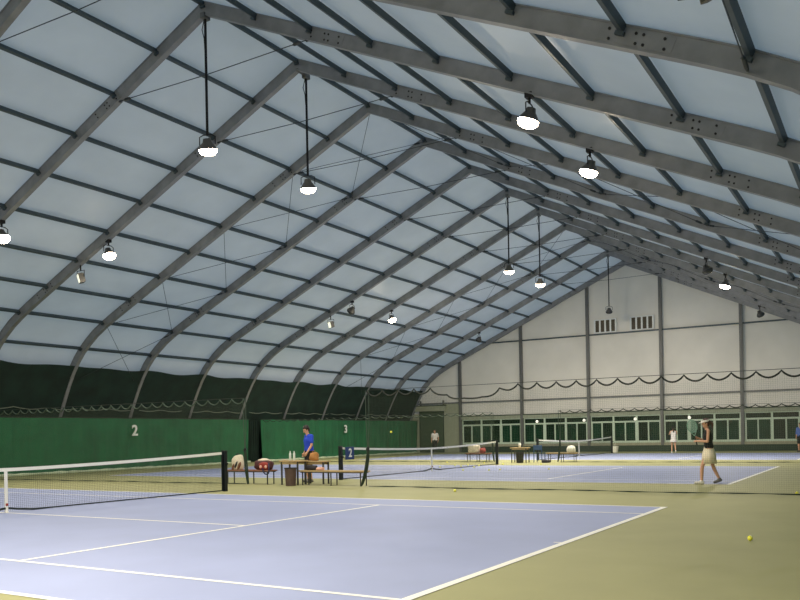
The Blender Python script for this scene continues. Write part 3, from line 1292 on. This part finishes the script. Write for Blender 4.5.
tag(soft('black_bag', (26.3, -1.55, 0.0), (.3, .42, .14), M_BAGB, None, 20), 'black bag lying on the floor below the far pale bench', 'bag')

# chair by the farthest net
t = thing('chair', 'blue framed chair beside the farthest net left post', 'chair', (27.0, -.95, 0), math.pi / 2)
for sx in (-1, 1):
    for sy in (-1, 1):
        bm = B()
        bar(bm, (sx * .2, sy * .2, 0), (sx * .2, sy * .2, .82 if sy > 0 else .43), .03, .03, up=(0, 1, 0))
        obj('leg', bm, M_BLUEM, t)
bm = B()
box(bm, (0, 0, .44), (.44, .44, .04))
bevel_mod(obj('seat', bm, M_DARKGREEN, t), .01)
bm = B()
box(bm, (0, .2, .7), (.40, .03, .22))
bevel_mod(obj('backrest', bm, M_BLUEM, t), .01)

# white bucket by the far wall
t = thing('bucket', 'small white ball bucket on the floor near the far windows', 'bucket', (43.6, .25, 0))
bm = B()
lathe(bm, (0, 0, 0), [(.17, 0), (.23, .42), (.215, .42), (.16, .02), (.01, .02)], 20)
obj('body', bm, M_PLAST, t)
bm = B()
tube(bm, [(.22 * math.cos(a * math.pi / 8), 0, .42 + .16 * math.sin(a * math.pi / 8)) for a in range(9)], .01, 5)
obj('handle', bm, M_PLAST, t)

# ------------------------------------------------------------------ balls
bm = B()
ball(bm, (0, 0, 0), .0335, 3)
MB_ = bpy.data.meshes.new('tennis_ball')
bm.to_mesh(MB_); bm.free()
MB_.materials.append(M_BALL)
MB_.materials.append(M_LINE)
for p in MB_.polygons:
    p.use_smooth = True


def tball(x, y, label, z=.036, group=None):
    o = obj('tennis_ball', MB_, None)
    o.location = (x, y, z)
    o.rotation_euler = (x, y, 0)
    # seam
    bm = B()
    pts = []
    for k in range(32):
        a = 2 * math.pi * k / 32
        v = Vector((math.cos(a) + .35 * math.cos(3 * a), math.sin(a) - .35 * math.sin(3 * a), 1.0 * math.sin(2 * a))).normalized() * .0336
        pts.append(v)
    tube(bm, pts, .0014, 4, closed=True)
    obj('seam', bm, M_LINE, o)
    tag(o, label, 'ball', group)
    return o


def sizeball(o, k):
    o.scale = (k, k, k)


tball(1.11, -13.92, 'yellow tennis ball alone on green floor at lower right, nearest one')
tball(7.94, -6.17, 'yellow tennis ball on green floor just in front of the nearest divider net')
tball(9.25, -13.72, 'yellow tennis ball on green floor by the divider net at right edge')
tball(11.2, -2.35, 'tennis ball in flight in front of the green curtain', z=1.53)
BL = [(447, 463), (461, 467), (468, 466), (474, 468), (479, 466.5), (489, 471), (500, 470.5), (440, 468), (503, 465), (541, 465), (549, 470), (455, 466), (484, 463.5), (463, 471)]
fx, hx = 824.57, 1.4516
for px, py in BL:
    d = F + R3 * ((px - 400) / fx) + U3 * ((300 + 134.4 - py) / fx)
    tt = -hx / d.z
    P = Vector((-10.269, -15.528, 1.4516)) + d * tt
    tball(P.x, P.y, 'yellow tennis ball among those scattered on the blue court by the middle net', group='loose balls on the second court', z=.042)

# ------------------------------------------------------------------ people
def capsule(bm, p0, r0, p1, r1, n=12, k=4):
    p0, p1 = Vector(p0), Vector(p1)
    d = (p1 - p0).normalized()
    pts, rs = [], []
    for i in range(k + 1):
        a = math.pi / 2 * i / k
        pts.append(p0 - d * r0 * math.cos(a)); rs.append(max(r0 * math.sin(a), .0015))
    for i in range(k + 1):
        a = math.pi / 2 * (1 - i / k)
        pts.append(p1 + d * r1 * math.cos(a)); rs.append(max(r1 * math.sin(a), .0015))
    tube(bm, pts, rs, n)


def baked(name, bm, m, parent, voxel=.012, smooth_it=2):
    bmesh.ops.recalc_face_normals(bm, faces=bm.faces[:])
    me = bpy.data.meshes.new(name)
    bm.to_mesh(me); bm.free()
    tmp = bpy.data.objects.new(name, me)
    COL.objects.link(tmp)
    rm = tmp.modifiers.new('r', 'REMESH')
    rm.mode = 'VOXEL'
    rm.voxel_size = voxel
    if smooth_it:
        sm = tmp.modifiers.new('s', 'SMOOTH')
        sm.iterations = smooth_it
        sm.factor = .5
    bpy.context.view_layer.update()
    me2 = bpy.data.meshes.new_from_object(tmp.evaluated_get(bpy.context.evaluated_depsgraph_get()))
    bpy.data.objects.remove(tmp)
    me2.materials.clear()
    me2.materials.append(m)
    return obj(name, me2, m, parent, True)


def person(label, loc, rz, J, top, bottom, shoes, hair, top_m, bottom_m, shoe_m, vox=.010, sc=1.0, extras=None):
    """J joints, +X forward, +Y left. metres for a 1.72 m figure"""
    D = dict(pelvis=(0, 0, .94), chest=(0.0, 0, 1.25), neck=(.0, 0, 1.45), head=(.02, 0, 1.60),
             hipL=(0, .09, .90), kneeL=(.02, .10, .49), ankL=(-.01, .11, .08), toeL=(.15, .13, .035),
             hipR=(0, -.09, .90), kneeR=(.02, -.10, .49), ankR=(-.01, -.11, .08), toeR=(.15, -.13, .035),
             shL=(0, .18, 1.40), elL=(-.02, .23, 1.12), wrL=(.04, .24, .88),
             shR=(0, -.18, 1.40), elR=(-.02, -.23, 1.12), wrR=(.04, -.24, .88), face=(1, 0, -.05), slim=1.0)
    D.update(J)
    V = {k: (Vector(v) if isinstance(v, tuple) else v) for k, v in D.items()}
    k = V['slim']
    root = thing('person', label, 'person', loc, rz, None)
    root.scale = (sc, sc, sc)
    bm = B()
    # torso
    capsule(bm, V['pelvis'] + Vector((0, .06, 0)), .115 * k, V['pelvis'] + Vector((0, -.06, 0)), .115 * k)
    w_ = V['pelvis'].lerp(V['chest'], .5)
    for s in (-1, 1):
        capsule(bm, V['pelvis'] + Vector((0, s * .055, .0)), .11 * k, w_ + Vector((0, s * .045, 0)), .095 * k)
        capsule(bm, w_ + Vector((0, s * .045, 0)), .095 * k, V['chest'] + Vector((0, s * .06, .02)), .11 * k)
        sh = V['shL'] if s > 0 else V['shR']
        capsule(bm, V['chest'] + Vector((0, s * .06, .02)), .11 * k, V['neck'].lerp(sh, .5) + Vector((0, 0, -.05)), .07 * k)
        capsule(bm, V['neck'] + Vector((0, 0, -.02)), .045, sh, .052 * k)
    capsule(bm, V['neck'] + Vector((0, 0, -.03)), .055, V['head'] + Vector((0, 0, -.04)), .05)
    # head
    fd = V['face'].normalized()
    H = V['head']
    side = Vector((0, 0, 1)).cross(fd).normalized()
    upv = fd.cross(side)
    rot = Matrix((fd, side, upv)).transposed()
    ball(bm, H + upv * .025, .1, 3, (.97, .78, 1.02), rot)
    ball(bm, H + fd * .028 - upv * .055, .062, 3, (1, .9, .95), rot)
    capsule(bm, H + fd * .095 + upv * .015, .009, H + fd * .112 - upv * .018, .015, 8)
    for s in (-1, 1):
        ball(bm, H + side * s * .078 - upv * .0, .026, 2, (.7, .35, 1.15), rot)
    # limbs
    for s in ('L', 'R'):
        hp, kn, an, to = V['hip' + s], V['knee' + s], V['ank' + s], V['toe' + s]
        capsule(bm, hp, .088 * k, kn, .055 * k)
        calf = kn.lerp(an, .3)
        bk = (an - kn).cross(Vector((0, 1, 0))).normalized() * .012
        capsule(bm, kn, .053 * k, calf + bk, .054 * k)
        capsule(bm, calf + bk, .054 * k, an, .036)
        capsule(bm, an - Vector((.02, 0, .02)), .036, to, .028)
        sh, el, wr = V['sh' + s], V['el' + s], V['wr' + s]
        capsule(bm, sh, .050 * k, el, .038 * k)
        capsule(bm, el, .038 * k, wr, .026)
        # hand
        d = (wr - el).normalized()
        sd = d.cross(fd)
        if sd.length < .2:
            sd = d.cross(Vector((0, 1, 0)))
        sd.normalize()          # across the knuckles
        nrm = sd.cross(d).normalized()
        if nrm.dot(Vector((0, 0, 1))) > 0.5:
            pass
        inward = Vector((0, -1 if s == 'L' else 1, 0))
        # put knuckle line fore-aft, palm facing the thigh
        kd = (fd - d * fd.dot(d)).normalized() if (fd - d * fd.dot(d)).length > .3 else sd
        pm = inward - d * inward.dot(d)
        pm = pm.normalized() if pm.length > .1 else nrm
        capsule(bm, wr, .025, wr + d * .05, .030)
        for q in (-1, 0, 1):
            capsule(bm, wr + d * .02 + kd * q * .018, .014, wr + d * .085 + kd * q * .024, .0125)
        curl = V.get('curl', .35)
        for q, ln in zip((-1.5, -.5, .5, 1.5), (.058, .072, .078, .070)):
            b0 = wr + d * .085 + kd * q * .0185
            b1 = b0 + (d + pm * curl).normalized() * ln * .5
            b2 = b1 + (d * max(.1, 1 - curl * 1.2) + pm * curl * 2).normalized() * ln * .5
            capsule(bm, b0, .0095, b1, .0088, 8)
            capsule(bm, b1, .0088, b2, .0078, 8)
        t0 = wr + d * .03 + kd * .024
        t1 = t0 + (kd * .8 + d * .7 + pm * .3).normalized() * .042
        capsule(bm, t0, .0115, t1, .0105, 8)
        capsule(bm, t1, .0105, t1 + (d + pm * .5).normalized() * .03, .009, 8)
    body = baked('body', bm, M_SKIN, root, vox, 1)
    # eyes, mouth
    for s in (-1, 1):
        bm = B()
        ball(bm, H + fd * .089 + side * s * .032 + upv * .022, .0105, 2, (.5, 1.2, .7), rot)
        obj('eye', bm, M_EYE, root, True)
    bm = B()
    ball(bm, H + fd * .092 - upv * .05, .014, 2, (.35, 1.5, .45), rot)
    obj('mouth', bm, M_LIP, root, True)
    # hair
    bm = B()
    ball(bm, H + upv * .045 - fd * .012, .107, 3, (1.0, .85, .98), rot)
    ball(bm, H - fd * .045 + upv * .0, .085, 3, (.75, .95, 1.0), rot)
    if hair[0] == 'long':
        capsule(bm, H - fd * .07 + upv * .02, .06, H - fd * .10 - upv * .16, .04)
        capsule(bm, H - fd * .10 - upv * .16, .045, H - fd * .09 - upv * .27, .02)
    if hair[0] == 'tail':
        capsule(bm, H - fd * .09 + upv * .04, .035, H - fd * .16 - upv * .03, .035)
        capsule(bm, H - fd * .16 - upv * .03, .035, H - fd * .15 - upv * .14, .015)
    # clear the face
    dele = [v for v in bm.verts if (v.co - H).dot(fd) > .045 and (v.co - H).dot(upv) < .055]
    for v in dele:
        over = (v.co - H).dot(fd) - .045
        v.co = v.co - fd * (over + .01)
    baked('hair', bm, hair[1], root, .008, 1)
    # top garment
    g = .016
    bm = B()
    for s in (-1, 1):
        capsule(bm, V['pelvis'] + Vector((0, s * .055, top.get('low', .04))), .11 * k + g, w_ + Vector((0, s * .045, 0)), .10 * k + g)
        capsule(bm, w_ + Vector((0, s * .045, 0)), .10 * k + g, V['chest'] + Vector((0, s * .062, .02)), .112 * k + g)
        sh = V['shL'] if s > 0 else V['shR']
        el = V['elL'] if s > 0 else V['elR']
        capsule(bm, V['chest'] + Vector((0, s * .06, .02)), .11 * k + g, V['neck'].lerp(sh, .5) + Vector((0, 0, -.05)), .07 * k + g)
        if top['sleeve'] > 0:
            capsule(bm, V['neck'] + Vector((0, s * .05, -.045)), .045 + g, sh, .055 * k + g)
            capsule(bm, sh, .055 * k + g, sh.lerp(el, top['sleeve']), .048 * k + g)
            if top['sleeve'] > 1:
                wr = V['wrL'] if s > 0 else V['wrR']
                capsule(bm, el, .045 * k + g, el.lerp(wr, top['sleeve'] - 1), .03 + g)
        else:
            capsule(bm, V['neck'] + Vector((0, s * .06, -.06)), .03 + g, sh + Vector((0, -s * .05, -.02)), .035 * k + g)
    baked('shirt', bm, top_m, root, vox, 2)
    # bottom garment
    bm = B()
    if bottom['kind'] == 'skirt':
        hem = bottom['hem']
        c = V['pelvis']
        rings = 24
        prof = [(.125 * k, .10), (.145 * k + .005, .03), (.18, -.08), (.205, -.18), (.225, -hem)]
        lathe(bm, (c.x, c.y, c.z), [(.11, .10)] + prof + [(.17, -hem + .005)], 24, sx=.85, sy=1.05)
        for v in bm.verts:
            a = math.atan2(v.co.y - c.y, v.co.x - c.x)
            dz = c.z - v.co.z
            if dz > 0:
                f = 1 + .06 * dz / hem * math.sin(a * 9)
                v.co.x = c.x + (v.co.x - c.x) * f
                v.co.y = c.y + (v.co.y - c.y) * f
        obj('skirt', bm, bottom_m, root, True)
    else:
        for s in ('L', 'R'):
            hp, kn, an = V['hip' + s], V['knee' + s], V['ank' + s]
            capsule(bm, V['pelvis'], .118 * k + g, hp, .095 * k + g)
            ln = bottom['len']
            if ln <= 1:
                capsule(bm, hp, .095 * k + g, hp.lerp(kn, ln), .082 * k + g * 1.4)
            else:
                capsule(bm, hp, .092 * k + g, kn, .062 * k + g)
                capsule(bm, kn, .062 * k + g, kn.lerp(an, ln - 1), .045 + g)
        baked('trousers' if bottom['len'] > 1 else 'shorts', bm, bottom_m, root, vox, 2)
    # shoes
    for s, shm in (('L', shoe_m[0]), ('R', shoe_m[1])):
        an, to = V['ank' + s], V['toe' + s]
        bm = B()
        d = (to - an)
        heel = an + Vector((0, 0, -.03)) - Vector((d.x, d.y, 0)).normalized() * .03
        if abs(an.z - .08) < .02:
            heel.z = .042
        capsule(bm, heel, .042, to + Vector((0, 0, .004)), .036)
        capsule(bm, an + Vector((0, 0, .0)), .044, heel.lerp(to, .4) + Vector((0, 0, .01)), .04)
        for v in bm.verts:
            if min(heel.z, to.z) < .06:
                v.co.z = max(v.co.z, .0)
        baked('shoe', bm, shm, root, .009, 1)
    if extras:
        extras(root, V, H, fd, side, upv, rot)
    return root


def look(dx, dy):
    return math.atan2(dy, dx)


# man in blue, standing behind the pale bench, facing left and down to the table
person('man in a blue T-shirt and dark shorts standing behind the pale bench', (10.45, 0.22, 0), math.radians(150),
       dict(head=(.075, 0, 1.60), neck=(.03, 0, 1.46), face=(1, 0, -.55), chest=(.02, 0, 1.26),
            elL=(.02, .24, 1.13), wrL=(.16, .22, .92), elR=(-.06, -.24, 1.13), wrR=(.05, -.27, .90)),
       dict(sleeve=.62), dict(kind='shorts', len=.72), None, ('short', M_HAIR), M_BLUES, M_BLACKS, (M_SHOED, M_SHOED), sc=1.03)

# woman in black top, mid step, seen on the right
def cap_(root, V, H, fd, side, upv, rot):
    bm = B()
    ball(bm, H + upv * .055, .112, 3, (1.0, .86, .85), rot)
    for v in bm.verts:
        h = (v.co - H).dot(upv)
        if h < .05:
            v.co += upv * (.05 - h)
    bmv = B()
    bm.free()
    lathe(bmv, (0, 0, 0), [(.108, .0), (.112, .03), (.105, .055), (.098, .05), (.10, 0)], 24, sx=1.0, sy=.86)
    # brim
    for k in range(1):
        for th in (0, 1):
            pass
    vs0, vs1 = [], []
    for a in range(-8, 9):
        ang = a / 8 * 1.15
        vs0.append(bmv.verts.new((.10 * math.cos(ang), .088 * math.sin(ang), .006)))
        vs1.append(bmv.verts.new((.10 * math.cos(ang) + .085 * math.cos(ang * .8), .095 * math.sin(ang), -.004)))
    for i in range(16):
        bmv.faces.new((vs0[i], vs0[i + 1], vs1[i + 1], vs1[i]))
    r = bmesh.ops.extrude_face_region(bmv, geom=bmv.faces[-16:])
    for v in r['geom']:
        if isinstance(v, bmesh.types.BMVert):
            v.co.z += .008
    for v in bmv.verts:
        v.co = H + upv * .045 + rot @ v.co
    obj('visor', bmv, M_WHITES, root, False)


fw = math.radians(107)   # walking direction
wr = person('woman in a black sleeveless top, cream skirt and white visor, mid step on court', (12.45, -11.35, 0), fw,
       dict(slim=.90, head=(.06, 0, 1.585), neck=(.03, 0, 1.44), face=(1, .15, -.15), chest=(.02, 0, 1.24),
            hipL=(0, .08, .90), kneeL=(.17, .08, .50), ankL=(.20, .08, .08), toeL=(.36, .09, .035),
            hipR=(0, -.08, .90), kneeR=(-.10, -.09, .50), ankR=(-.26, -.10, .13), toeR=(-.14, -.11, .04),
            shL=(.02, .16, 1.39), elL=(.05, .20, 1.12), wrL=(.28, .10, 1.13),
            shR=(.0, -.16, 1.39), elR=(.05, -.21, 1.13), wrR=(.24, -.12, 1.20), curl=.9),
       dict(sleeve=0), dict(kind='skirt', hem=.40, len=.5), None, ('tail', M_HAIRB), M_BLACKS, M_BEIGE, (M_SHOE, M_SHOED), sc=1.0, extras=cap_)

# racket held by that woman
hand = Matrix.Rotation(fw, 3, 'Z') @ Vector((.33, .085, 1.17)) + Vector((12.45, -11.35, 0))
t = thing('tennis_racket', 'teal-strung tennis racket held upright by the woman in black', 'racket', tuple(hand), math.radians(-59))
# local: x across the view, z up, y depth
bm = B()
tube(bm, [(0, 0, -.14), (0, 0, .10)], [.017, .014], 8)
obj('grip', bm, M_BLACKS, t)
bm = B()
for s in (-1, 1):
    tube(bm, [(0, 0, .10), (s * .03, 0, .15), (s * .075, 0, .215)], .009, 6)
pts = [(.125 * math.sin(2 * math.pi * a / 36), 0, .36 - .165 * math.cos(2 * math.pi * a / 36)) for a in range(36)]
tube(bm, pts, .012, 6, closed=True)
obj('frame', bm, M_TEALF, t)
bm = B()
for i in range(-7, 8):
    x = i * .0165
    h = .16 * math.sqrt(max(0, 1 - (x / .122) ** 2))
    bar(bm, (x, 0, .36 - h), (x, 0, .36 + h), .007, .004, up=(0, 1, 0))
for i in range(-9, 10):
    z = i * .0165
    h = .12 * math.sqrt(max(0, 1 - (z / .162) ** 2))
    bar(bm, (-h, .0, .36 + z), (h, .0, .36 + z), .004, .007, up=(0, 1, 0))
obj('strings', bm, M_TEAL, t)
t.rotation_euler = (0, math.radians(-14), math.radians(-59))

# girl in white with arms raised to her face
person('girl in a white tank top and short white skirt, walking near the far windows', (41.7, -3.92, 0), math.radians(20),
       dict(slim=.9, kneeL=(.12, .09, .50), ankL=(.10, .10, .08), toeL=(.25, .1, .035),
            kneeR=(-.04, -.09, .5), ankR=(-.24, -.10, .16), toeR=(-.14, -.1, .05),
            elL=(.12, .24, 1.22), wrL=(.16, .12, 1.40), elR=(.12, -.24, 1.22), wrR=(.16, -.12, 1.40)),
       dict(sleeve=0), dict(kind='skirt', hem=.22, len=.4), None, ('long', M_HAIR), M_WHITES, M_WHITES, (M_SHOE, M_SHOE), vox=.013, sc=.94)

# man in white T-shirt by the roller door
person('man in a white T-shirt and dark trousers in front of the roller door', (43.8, 13.85, 0), math.radians(200),
       dict(kneeL=(.06, .1, .49), ankL=(.10, .11, .08), toeL=(.26, .13, .035), ankR=(-.10, -.11, .08), toeR=(.05, -.13, .035),
            elL=(-.05, .25, 1.13), wrL=(.06, .25, .9)),
       dict(sleeve=.7), dict(kind='trousers', len=1.85), None, ('short', M_HAIR), M_WHITES, M_BLACKS, (M_SHOED, M_SHOED), vox=.013, sc=1.02)

# person in blue at the right edge
person('person in a dusty blue shirt and dark shorts cut by the right frame edge', (42.9, -10.85, 0), math.radians(160),
       dict(), dict(sleeve=1.2), dict(kind='shorts', len=.8), None, ('short', M_HAIR), M_BLUES2, M_BLACKS, (M_SHOED, M_SHOED), vox=.013, sc=.98)
